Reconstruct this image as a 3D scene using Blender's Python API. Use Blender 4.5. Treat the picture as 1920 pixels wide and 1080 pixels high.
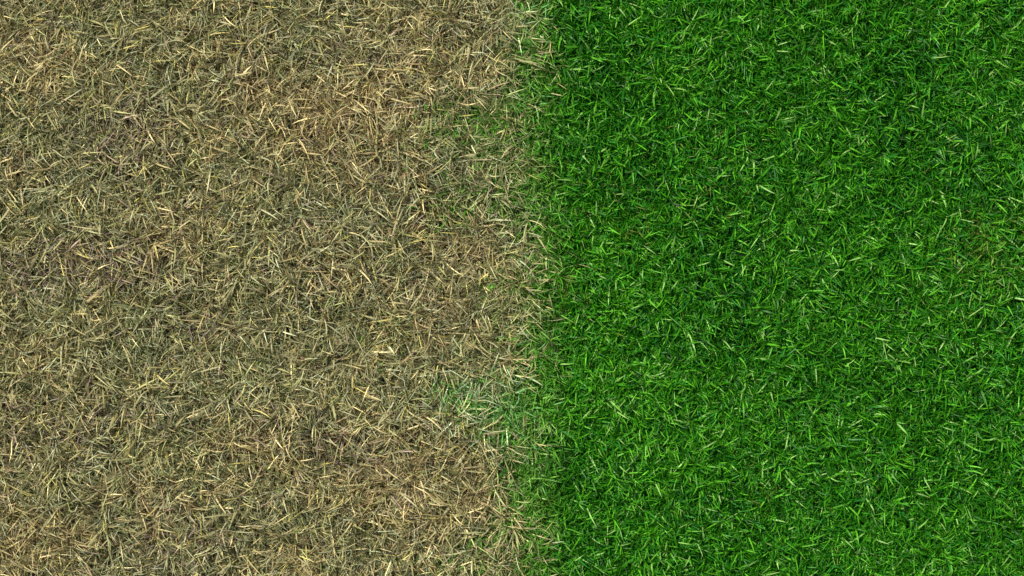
import bpy, math
import numpy as np

# ------------------------------------------------------------------ camera, sky, sun, exposure
scn = bpy.context.scene
for o in list(bpy.data.objects):
    bpy.data.objects.remove(o)

CAM_H = 3.6
cam_d = bpy.data.cameras.new("camera")
cam = bpy.data.objects.new("camera", cam_d)
scn.collection.objects.link(cam)
cam.location = (0, 0, CAM_H)
cam.rotation_euler = (0, 0, 0)                  # straight down on the lawn
cam_d.sensor_width = 36
cam_d.lens = 36 * (CAM_H - 0.02) / 1.92         # 1 photo pixel = 1 mm of lawn
cam_d.clip_end = 500
scn.camera = cam

SUN_EL, SUN_AZ = math.radians(47), math.radians(-38)   # azimuth from +Y towards +X
world = bpy.data.worlds.new("World")
scn.world = world
world.use_nodes = True
wn = world.node_tree
bg = wn.nodes['Background']
sky = wn.nodes.new('ShaderNodeTexSky')
sky.sky_type = 'NISHITA'
sky.sun_disc = False
sky.sun_elevation = SUN_EL
sky.sun_rotation = SUN_AZ
sky.air_density = 1.0
sky.dust_density = 3.0
sky.ozone_density = 1.0
wn.links.new(sky.outputs[0], bg.inputs['Color'])
bg.inputs['Strength'].default_value = 0.052

sd = bpy.data.lights.new("sun", 'SUN')
sd.energy = 4.3
sd.angle = math.radians(2)
sd.color = (1.0, 0.97, 0.91)
sun = bpy.data.objects.new("sun", sd)
scn.collection.objects.link(sun)
sun.rotation_euler = (math.pi / 2 - SUN_EL, 0, -SUN_AZ + math.pi)

scn.view_settings.view_transform = 'Standard'
scn.view_settings.look = 'None'
scn.view_settings.gamma = 1
scn.view_settings.exposure = 0.0

# ------------------------------------------------------------------ helpers
rng = np.random.default_rng(7)

def lin(c):
    c = np.asarray(c, float) / 255.0
    return np.where(c <= 0.04045, c / 12.92, ((c + 0.055) / 1.055) ** 2.4)

class Noise:
    """smooth value noise over the lawn, in metres"""
    def __init__(self, seed, scale):
        self.g = np.random.default_rng(seed).standard_normal((96, 96))
        self.s = scale
    def __call__(self, x, y):
        u = np.asarray(x) / self.s + 48.37
        v = np.asarray(y) / self.s + 48.71
        i = np.floor(u).astype(int); j = np.floor(v).astype(int)
        fu = u - i; fv = v - j
        fu = fu * fu * (3 - 2 * fu); fv = fv * fv * (3 - 2 * fv)
        g = self.g; i %= 95; j %= 95
        return ((g[i, j] * (1 - fu) + g[i + 1, j] * fu) * (1 - fv)
                + (g[i, j + 1] * (1 - fu) + g[i + 1, j + 1] * fu) * fv)

def blobs(x, y, lst):
    """patches of the lawn: (x, y, radius_x, radius_y, weight) in millimetres from its top left corner"""
    r = np.zeros(np.shape(x))
    for bx, by, rx, ry, w in lst:
        cx, cy = (bx - 960) / 1000, (540 - by) / 1000
        r += w * np.exp(-(((x - cx) * 1000 / rx) ** 2 + ((y - cy) * 1000 / ry) ** 2))
    return r

# patches that are browner (+) or more olive (-)
HUE = [(90, 130, 110, 90, 1), (420, 110, 80, 60, .8), (700, 190, 120, 110, 1.1), (50, 320, 70, 60, .9),
       (400, 240, 110, 60, .7), (600, 215, 120, 60, .8), (360, 420, 130, 50, .9), (560, 300, 60, 30, .5),
       (850, 450, 90, 60, .9), (730, 590, 80, 50, .7), (60, 670, 90, 50, 1.2), (390, 590, 70, 50, .8),
       (440, 800, 90, 60, .8), (610, 900, 80, 60, 1), (250, 930, 100, 50, .6), (60, 1010, 100, 60, 1.1),
       (580, 1010, 90, 60, .8), (920, 140, 50, 70, .5), (880, 970, 70, 60, .8), (760, 900, 100, 60, .6),
       (520, 180, 60, 50, .5), (240, 480, 100, 40, .7), (700, 670, 60, 40, .6), (20, 850, 50, 60, .7),
       (240, 60, 90, 70, -1.2), (150, 235, 80, 60, -.9), (110, 385, 90, 45, -1.1), (590, 60, 120, 50, -.8),
       (560, 350, 100, 40, -.8), (480, 440, 150, 40, -.9), (690, 400, 70, 50, -.7), (180, 620, 140, 70, -1.2),
       (340, 720, 120, 60, -1.0), (540, 720, 110, 60, -.9), (300, 800, 100, 50, -.8), (460, 640, 110, 40, -.8),
       (790, 750, 100, 60, -.8), (100, 900, 90, 50, -.7), (480, 960, 90, 40, -.8), (330, 190, 60, 40, -.6),
       (700, 1040, 90, 40, -.7), (860, 330, 60, 40, -.6), (260, 350, 80, 50, -.9)]
# patches with grey and mauve old thatch
MAUVE = [(240, 240, 70, 55, 1.8), (190, 485, 110, 40, 2.6), (780, 535, 50, 35, .7), (640, 835, 80, 35, 1.1),
         (285, 1030, 70, 50, 1), (20, 505, 60, 40, .9), (640, 90, 60, 40, .6), (450, 130, 60, 40, .4),
         (370, 600, 50, 40, .7), (400, 1010, 70, 40, .6), (60, 820, 70, 50, .7),
         (165, 770, 60, 40, .8)]
# patches that stand thinner, so the dark ground shows
THIN = [(760, 420, 130, 90, .45), (870, 400, 60, 60, .8), (640, 560, 160, 50, .6), (640, 850, 150, 50, .7),
        (200, 490, 100, 30, .6), (140, 360, 90, 50, .4), (420, 600, 100, 40, .5), (480, 960, 110, 40, .6),
        (880, 900, 80, 60, .5), (990, 1040, 50, 60, .7), (1000, 480, 60, 60, .5), (310, 1000, 60, 50, .4),
        (60, 580, 60, 40, .4)]
# green lawn: darker, thinner patches
GDARK = [(1130, 130, 90, 60, .9), (1170, 320, 90, 60, .9), (1660, 130, 70, 80, 1.1), (1700, 260, 60, 60, .7),
         (1400, 545, 100, 50, .7), (1340, 370, 60, 60, .5), (1390, 640, 60, 50, 1.1), (1800, 730, 80, 60, .9),
         (1380, 950, 90, 50, .7), (1900, 640, 60, 60, .7), (1060, 880, 60, 50, .7), (1240, 620, 60, 40, .7),
         (1550, 480, 60, 60, .4), (1080, 1000, 60, 50, .5), (1840, 60, 60, 60, .6), (1880, 360, 60, 60, .7),
         (1070, 40, 60, 50, .5), (1700, 900, 70, 40, .5), (1180, 200, 60, 30, .5)]
GBRIGHT = [(1110, 720, 110, 80, 1), (1190, 560, 90, 60, .9), (1290, 150, 130, 60, .7), (1240, 870, 90, 60, .9),
           (1730, 60, 90, 50, .7), (1120, 455, 90, 40, .7), (1480, 580, 80, 50, .7), (1500, 480, 60, 50, .5),
           (1290, 770, 100, 60, .5), (1780, 620, 80, 60, .5), (1190, 1000, 100, 50, .5), (1500, 800, 120, 60, .4),
           (1540, 180, 70, 60, .5), (1460, 420, 80, 50, .5), (1830, 480, 60, 50, .4), (1210, 60, 90, 50, .5)]
GBROWN = [(1340, 365, 60, 40, 1), (1850, 470, 80, 70, 3.2), (1240, 400, 70, 50, .7), (1390, 640, 60, 60, .5),
          (1030, 480, 60, 80, 1.2), (1050, 590, 60, 60, .8), (1040, 320, 40, 40, .6), (1460, 930, 70, 40, .4),
          (1160, 400, 60, 50, .6), (1360, 280, 90, 40, .5)]
# living grass inside the dry part (+), dry grass beyond the line (-)
INTRUDE = [(835, 215, 35, 35, .32), (880, 255, 60, 45, .36), (905, 225, 40, 40, .30), (960, 190, 40, 60, .35),
           (845, 390, 60, 40, .12), (930, 560, 40, 40, .22), (880, 660, 40, 30, .16), (840, 735, 40, 25, .40),
           (935, 800, 40, 45, .55), (900, 745, 65, 38, .42), (975, 770, 30, 60, .35), (985, 945, 30, 35, .7),
           (925, 1010, 45, 35, .45), (850, 1060, 60, 30, .18), (945, 260, 40, 60, .35), (950, 350, 40, 50, .25),
           (740, 270, 50, 40, .08), (840, 100, 30, 20, .2), (720, 640, 60, 60, .04), (960, 890, 30, 50, .3),
           (1005, 60, 22, 60, -.2), (1030, 170, 16, 20, -.3), (1000, 460, 30, 50, -.15), (1030, 500, 40, 50, -.15),
           (1010, 570, 30, 40, -.15), (1010, 710, 30, 30, -.15)]
# bleached, minty blades
MINT = [(925, 745, 65, 42, 1.1), (850, 740, 50, 30, .9), (970, 30, 35, 40, .7), (950, 800, 40, 40, .6), (1000, 180, 25, 60, .35),
        (985, 480, 30, 40, .3), (990, 870, 25, 40, .35), (1010, 640, 30, 30, .3)]

nB1, nB2 = Noise(11, .045), Noise(12, .14)
nH1, nH2 = Noise(21, .035), Noise(22, .09)
nM = Noise(31, .03)
nT1, nT2 = Noise(41, .03), Noise(42, .10)
nG1, nG2 = Noise(51, .035), Noise(52, .10)
nA1, nA2 = Noise(61, .05), Noise(62, .05)
nGb = Noise(71, .04)

def green_prob(x, y):
    mm = x * 1000 + 960
    line = 984 + 16 * nB1(x, y) + 7 * nB2(x, y)
    p = 1 / (1 + np.exp(-(mm - line) / 12.0))
    return np.clip(p + blobs(x, y, INTRUDE), 0, 1)

# ------------------------------------------------------------------ blades
NS = 5                                                    # segments along a blade
def build_blades(name, x, y, az, length, width, e0, bend, side, twist, dtw, z0, col, tipcol, mat, stiff=1.0):
    """one mesh of tapering, bending, twisting blades"""
    n = len(x)
    P = np.zeros((n, NS + 1, 3)); T = np.zeros((n, NS + 1, 3))
    P[:, 0, 0] = x; P[:, 0, 1] = y; P[:, 0, 2] = z0
    for k in range(NS + 1):
        t = k / NS
        el = np.maximum(e0 - bend * t ** 1.3, -.5)
        a = az + side * t
        T[:, k] = np.stack([np.cos(el) * np.cos(a), np.cos(el) * np.sin(a), np.sin(el)], 1)
        if k:
            d = (T[:, k] + T[:, k - 1]) * .5
            P[:, k] = P[:, k - 1] + d * (length / NS)[:, None]
    P[:, :, 2] = np.maximum(P[:, :, 2], 0.0015 + rng.random((n, 1)) * 0.004)
    V = np.zeros((n, 2 * NS + 1, 3), np.float32)
    C = np.ones((n, 2 * NS + 1, 4), np.float32)
    prof = [0.40, 0.78, 1.05, 1.0, 0.66, 0.0]
    for k in range(NS + 1):
        t = k / NS
        a = az + side * t
        h = np.stack([-np.sin(a), np.cos(a), np.zeros(n)], 1)
        nn = np.cross(T[:, k], h)
        tw = twist + dtw * t
        w = (h * np.cos(tw)[:, None] + nn * np.sin(tw)[:, None]) * (width * prof[k] * .5)[:, None]
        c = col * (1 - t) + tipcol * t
        if k < NS:
            V[:, 2 * k] = P[:, k] - w
            V[:, 2 * k + 1] = P[:, k] + w
            C[:, 2 * k, :3] = c; C[:, 2 * k + 1, :3] = c
        else:
            V[:, 2 * NS] = P[:, k]; C[:, 2 * NS, :3] = c
    nv = 2 * NS + 1
    base = (np.arange(n) * nv)[:, None]
    loops = []
    for k in range(NS - 1):
        loops += [2 * k, 2 * k + 1, 2 * k + 3, 2 * k + 2]
    loops += [2 * NS - 2, 2 * NS - 1, 2 * NS]
    per = len(loops)
    L = (base + np.array(loops)[None]).astype(np.int32).ravel()
    starts = np.array([4 * k for k in range(NS)], np.int32)
    S = ((np.arange(n) * per)[:, None] + starts[None]).astype(np.int32).ravel()
    me = bpy.data.meshes.new(name)
    me.vertices.add(n * nv); me.vertices.foreach_set('co', V.ravel())
    me.loops.add(len(L)); me.loops.foreach_set('vertex_index', L)
    me.polygons.add(len(S)); me.polygons.foreach_set('loop_start', S)
    at = me.color_attributes.new('blade_colour', 'FLOAT_COLOR', 'POINT')
    at.data.foreach_set('color', C.ravel())
    me.polygons.foreach_set('use_smooth', np.ones(len(S), bool))
    me.update(calc_edges=True)
    me.materials.append(mat)
    ob = bpy.data.objects.new(name, me)
    scn.collection.objects.link(ob)
    return ob

def blade_material(name, rough, spec, transl, tint):
    m = bpy.data.materials.new(name); m.use_nodes = True
    nt = m.node_tree; N = nt.nodes; Lk = nt.links
    p = N['Principled BSDF']; out = N['Material Output']
    a = N.new('ShaderNodeAttribute'); a.attribute_name = 'blade_colour'
    tc = N.new('ShaderNodeTexCoord')
    nz = N.new('ShaderNodeTexNoise'); nz.inputs['Scale'].default_value = 260; nz.inputs['Detail'].default_value = 2
    Lk.new(tc.outputs['Object'], nz.inputs['Vector'])
    mr = N.new('ShaderNodeMapRange')
    mr.inputs['From Min'].default_value = .3; mr.inputs['From Max'].default_value = .7
    mr.inputs['To Min'].default_value = .82; mr.inputs['To Max'].default_value = 1.16
    Lk.new(nz.outputs['Fac'], mr.inputs['Value'])
    mu = N.new('ShaderNodeVectorMath'); mu.operation = 'SCALE'
    Lk.new(a.outputs['Color'], mu.inputs[0]); Lk.new(mr.outputs['Result'], mu.inputs['Scale'])
    Lk.new(mu.outputs[0], p.inputs['Base Color'])
    p.inputs['Roughness'].default_value = rough
    p.inputs['Specular IOR Level'].default_value = spec
    tr = N.new('ShaderNodeBsdfTranslucent')
    mt = N.new('ShaderNodeVectorMath'); mt.operation = 'MULTIPLY'; mt.inputs[1].default_value = tint
    Lk.new(mu.outputs[0], mt.inputs[0]); Lk.new(mt.outputs[0], tr.inputs['Color'])
    mx = N.new('ShaderNodeMixShader'); mx.inputs[0].default_value = transl
    Lk.new(p.outputs[0], mx.inputs[1]); Lk.new(tr.outputs[0], mx.inputs[2])
    Lk.new(mx.outputs[0], out.inputs['Surface'])
    return m

M_DRY = blade_material('dry_blade', .55, .25, .16, (1.0, .9, .7))
M_GREEN = blade_material('green_blade', .45, .25, .22, (1.1, 1.25, .5))

# ------------------------------------------------------------------ ground
def ground():
    me = bpy.data.meshes.new('ground')
    # one sheet: fine in the middle (little humps), coarse to the horizon
    ax = np.concatenate([[-120, -40, -12, -5, -3], np.arange(-2, 2.001, .04), [3, 5, 12, 40, 120]])
    X, Y = np.meshgrid(ax, ax)
    Z = 0.0016 * nT1(X, Y) + .002 * nT2(X, Y)
    Z = np.where((abs(X) < 2.2) & (abs(Y) < 2.2), Z, 0) - .004
    n = len(ax)
    vs = np.stack([X.ravel(), Y.ravel(), Z.ravel()], 1)
    fs = [(j * n + i, j * n + i + 1, (j + 1) * n + i + 1, (j + 1) * n + i) for j in range(n - 1) for i in range(n - 1)]
    me.from_pydata(vs.tolist(), [], fs); me.update()
    m = bpy.data.materials.new('soil_and_thatch'); m.use_nodes = True
    nt = m.node_tree; N = nt.nodes; Lk = nt.links; p = N['Principled BSDF']
    tc = N.new('ShaderNodeTexCoord')
    sp = N.new('ShaderNodeSeparateXYZ'); Lk.new(tc.outputs['Object'], sp.inputs[0])
    nz = N.new('ShaderNodeTexNoise'); nz.inputs['Scale'].default_value = 70; nz.inputs['Detail'].default_value = 6
    Lk.new(tc.outputs['Object'], nz.inputs['Vector'])
    def ramp(c0, c1):
        r = N.new('ShaderNodeValToRGB')
        r.color_ramp.elements[0].position = .35; r.color_ramp.elements[1].position = .68
        r.color_ramp.elements[0].color = (*lin(c0), 1); r.color_ramp.elements[1].color = (*lin(c1), 1)
        Lk.new(nz.outputs['Fac'], r.inputs[0]); return r
    dry = ramp((22, 20, 16), (54, 49, 36)); grn = ramp((12, 24, 10), (26, 46, 18))
    mr = N.new('ShaderNodeMapRange'); mr.inputs['From Min'].default_value = 0; mr.inputs['From Max'].default_value = .08
    Lk.new(sp.outputs['X'], mr.inputs['Value'])
    mx = N.new('ShaderNodeMix'); mx.data_type = 'RGBA'
    Lk.new(mr.outputs['Result'], mx.inputs[0]); Lk.new(dry.outputs[0], mx.inputs[6]); Lk.new(grn.outputs[0], mx.inputs[7])
    Lk.new(mx.outputs[2], p.inputs['Base Color'])
    p.inputs['Roughness'].default_value = .95; p.inputs['Specular IOR Level'].default_value = .1
    bp = N.new('ShaderNodeBump'); bp.inputs['Strength'].default_value = .6; bp.inputs['Distance'].default_value = .004
    Lk.new(nz.outputs['Fac'], bp.inputs['Height']); Lk.new(bp.outputs[0], p.inputs['Normal'])
    me.materials.append(m)
    ob = bpy.data.objects.new('ground', me); scn.collection.objects.link(ob)
    ob['kind'] = 'structure'
    ob['label'] = 'dark soil and old thatch showing through the gaps between blades'
ground()

# ------------------------------------------------------------------ scatter
MAIN = (1.04, .62); EDGE = (1.75, 1.2)
def scatter(density):
    """root points: full density where the photograph looks, thinner around it"""
    def rect(w, h, d):
        n = int(4 * w * h * d)
        return rng.uniform(-w, w, n), rng.uniform(-h, h, n)
    x, y = rect(*MAIN, density)
    ex, ey = rect(*EDGE, density * .4)
    out = (abs(ex) > MAIN[0]) | (abs(ey) > MAIN[1])
    return np.concatenate([x, ex[out]]), np.concatenate([y, ey[out]])

def clumped(density, per, spread):
    """blades gathered in small tufts; returns roots and the direction away from the tuft centre"""
    cx, cy = scatter(density / per)
    k = rng.poisson(per, len(cx))
    cx = np.repeat(cx, k); cy = np.repeat(cy, k)
    a = rng.uniform(0, 2 * math.pi, len(cx)); r = spread * np.sqrt(rng.random(len(cx)))
    return cx + r * np.cos(a), cy + r * np.sin(a), a

def pick(pal, weights):
    """one palette entry per blade, weights may vary over the lawn"""
    W = np.stack([np.broadcast_to(np.clip(w, 0.0, None), weights[0].shape) for w in weights], 1)
    W = np.cumsum(W, 1); W /= W[:, -1:]
    i = (rng.random((len(W), 1)) > W).sum(1)
    return lin(pal)[np.clip(i, 0, len(pal) - 1)]

# ---- dry grass
DRY_PAL = np.array([(228, 214, 158),    # pale straw
                    (192, 176, 124),    # tan
                    (136, 118, 82),     # brown
                    (156, 164, 106),     # olive
                    (178, 184, 146),    # grey olive
                    (104, 116, 72),     # dull green
                    (140, 102, 78),     # rusty
                    (166, 146, 136),    # mauve grey
                    (210, 200, 114),    # yellow
                    (52, 47, 36)])      # old thatch, darkened to paint shade into the gaps, mostly low blades

def dry_colours(x, y, gp, low):
    h = 1.1 * blobs(x, y, HUE) - .45 + .5 * nH1(x, y) + .35 * nH2(x, y)
    mv = np.clip(blobs(x, y, MAUVE) + .2 * nM(x, y) - .05, 0, 2.2)
    br = 1 / (1 + np.exp(-3.0 * h)); ol = 1 - br
    one = np.ones_like(x)
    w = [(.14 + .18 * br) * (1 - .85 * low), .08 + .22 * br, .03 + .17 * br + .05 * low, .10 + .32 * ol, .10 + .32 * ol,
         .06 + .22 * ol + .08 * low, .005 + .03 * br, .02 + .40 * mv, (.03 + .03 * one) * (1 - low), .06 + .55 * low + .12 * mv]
    c = pick(DRY_PAL, w)
    # near the living turf some blades are only half dead
    edge = np.exp(-((x * 1000 - 30) / 45.0) ** 2)
    mixg = (rng.random(len(x)) < np.clip(.45 * edge + gp * .8, 0, .75))[:, None]
    pale = lin((182, 192, 124)) * (.6 + .6 * rng.random((len(x), 1)))
    c = np.where(mixg, c * .35 + pale * .65, c)
    mt = (rng.random(len(x)) < .38 * blobs(x, y, MINT))[:, None]
    c = np.where(mt, lin((204, 224, 180)), c)
    return c * np.exp(.36 * rng.standard_normal((len(x), 1)) - .14)

def dry(density, layer):
    x, y, az = clumped(density, 13, .008)
    gp = green_prob(x, y)
    inside = 1 / (1 + np.exp(-(x * 1000 - 45) / 12.0))
    keep = rng.random(len(x)) > gp ** ((1.35 if layer != 'top' else 2.2) - .65 * inside)
    thin = np.clip(blobs(x, y, THIN) + .3 * nT1(x, y) + .15 * nT2(x, y), 0, 1)
    if layer != 'low':
        keep &= rng.random(len(x)) > .82 * thin
    x, y, az, gp, thin = x[keep], y[keep], az[keep], gp[keep], thin[keep]
    n = len(x)
    az = az + .55 * rng.standard_normal(n)
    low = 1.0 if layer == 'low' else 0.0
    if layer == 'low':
        ln = rng.uniform(.014, .036, n); wd = rng.uniform(.0014, .0026, n)
        e0 = np.radians(rng.uniform(0, 35, n)); bend = np.radians(rng.uniform(0, 40, n)); z0 = rng.uniform(0, .006, n)
    elif layer == 'mid':
        ln = rng.uniform(.026, .070, n); wd = rng.uniform(.0010, .0021, n)
        e0 = np.radians(rng.uniform(20, 82, n)); bend = np.radians(rng.uniform(25, 100, n)); z0 = rng.uniform(0, .008, n)
    else:
        ln = rng.uniform(.044, .082, n) * (1 - .25 * gp); wd = rng.uniform(.0018, .0034, n)
        e0 = np.radians(rng.uniform(28, 65, n)); bend = np.radians(rng.uniform(30, 80, n)); z0 = rng.uniform(.002, .010, n)
    side = rng.normal(0, .44, n)
    tw = rng.normal(0, .55, n); dtw = rng.normal(0, .6, n)
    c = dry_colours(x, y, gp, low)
    if layer == 'top':
        c = c * .62 + lin((210, 196, 142)) * rng.uniform(.2, .45, (n, 1))
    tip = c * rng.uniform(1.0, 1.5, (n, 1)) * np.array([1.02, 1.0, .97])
    c = c * .9  # base darker than tip: occlusion low in the sward painted into the blade
    return [x, y, az, ln, wd, e0, bend, side, tw, dtw, z0, c, tip]

def join(*sets):
    return [np.concatenate(a) for a in zip(*sets)]

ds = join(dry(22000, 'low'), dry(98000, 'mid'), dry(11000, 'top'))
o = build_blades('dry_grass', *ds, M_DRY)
o['kind'] = 'stuff'; o['category'] = 'dry grass'
o['label'] = 'dead straw coloured and olive grass covering the left half'

# ---- green grass
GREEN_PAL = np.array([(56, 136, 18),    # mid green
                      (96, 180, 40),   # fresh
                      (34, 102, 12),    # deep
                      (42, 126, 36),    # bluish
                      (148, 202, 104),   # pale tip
                      (18, 66, 10),     # darkest, mostly low blades: shade of the gaps put into the colour
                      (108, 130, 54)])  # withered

def green(density, layer):
    x, y, az = clumped(density, 9, .006)
    gp = green_prob(x, y)
    dk = np.clip(blobs(x, y, GDARK) + .2 * nG1(x, y) + .12 * nG2(x, y), 0, 1.2)
    keep = rng.random(len(x)) < gp
    if layer != 'low':
        keep &= rng.random(len(x)) > .5 * np.clip(dk, 0, 1)
    x, y, az, gp, dk = x[keep], y[keep], az[keep], gp[keep], dk[keep]
    bt = np.clip(blobs(x, y, GBRIGHT) + .3 * nGb(x, y), 0, 1.2)
    bw = np.clip(blobs(x, y, GBROWN), 0, 3.2)
    n = len(x); az = az + .8 * rng.standard_normal(n)
    if layer == 'low':
        ln = rng.uniform(.010, .024, n); wd = rng.uniform(.0015, .0028, n)
        e0 = np.radians(rng.uniform(5, 50, n)); bend = np.radians(rng.uniform(0, 50, n)); z0 = rng.uniform(0, .006, n)
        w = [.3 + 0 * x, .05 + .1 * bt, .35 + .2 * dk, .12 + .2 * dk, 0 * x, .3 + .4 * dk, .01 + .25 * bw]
    elif layer == 'mid':
        ln = rng.uniform(.020, .048, n); wd = rng.uniform(.0015, .0027, n)
        e0 = np.radians(rng.uniform(25, 80, n)); bend = np.radians(rng.uniform(20, 90, n)); z0 = rng.uniform(.002, .010, n)
        w = [.42 + 0 * x, .14 + .28 * bt, .26 + .3 * dk, .10 + .2 * dk, .02 + .05 * bt, .05 + .2 * dk, .004 + .16 * bw]
    else:
        ln = rng.uniform(.030, .056, n); wd = rng.uniform(.0019, .0034, n)
        e0 = np.radians(rng.uniform(30, 65, n)); bend = np.radians(rng.uniform(30, 75, n)); z0 = rng.uniform(.004, .012, n)
        w = [.38 + 0 * x, .34 + .2 * bt, .06 + .2 * dk, .12 + 0 * x, .12 + .1 * bt, 0 * x, 0 * x]
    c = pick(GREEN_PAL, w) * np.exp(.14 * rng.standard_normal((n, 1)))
    # close to the line the living blades are stressed and greyer
    s = (np.where(x < .03, .75, .85 * np.exp(-((x * 1000 - 30) / 45) ** 2))[:, None]) * rng.uniform(0, 1, (n, 1))
    c = c * (1 - s) + lin((140, 182, 88)) * s
    mt = (rng.random(n) < .45 * blobs(x, y, MINT))[:, None]
    c = np.where(mt, lin((122, 188, 108)), c)
    side = rng.normal(0, .30, n); tw = rng.normal(0, .55, n); dtw = rng.normal(0, .8, n)
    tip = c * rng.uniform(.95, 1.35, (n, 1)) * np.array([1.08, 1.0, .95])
    return [x, y, az, ln, wd, e0, bend, side, tw, dtw, z0, c, tip]

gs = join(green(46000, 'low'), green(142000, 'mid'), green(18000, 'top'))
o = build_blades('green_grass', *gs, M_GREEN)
o['kind'] = 'stuff'; o['category'] = 'green grass'
o['label'] = 'short fresh green lawn covering the right half'
print('blades', len(ds[0]), len(gs[0]))
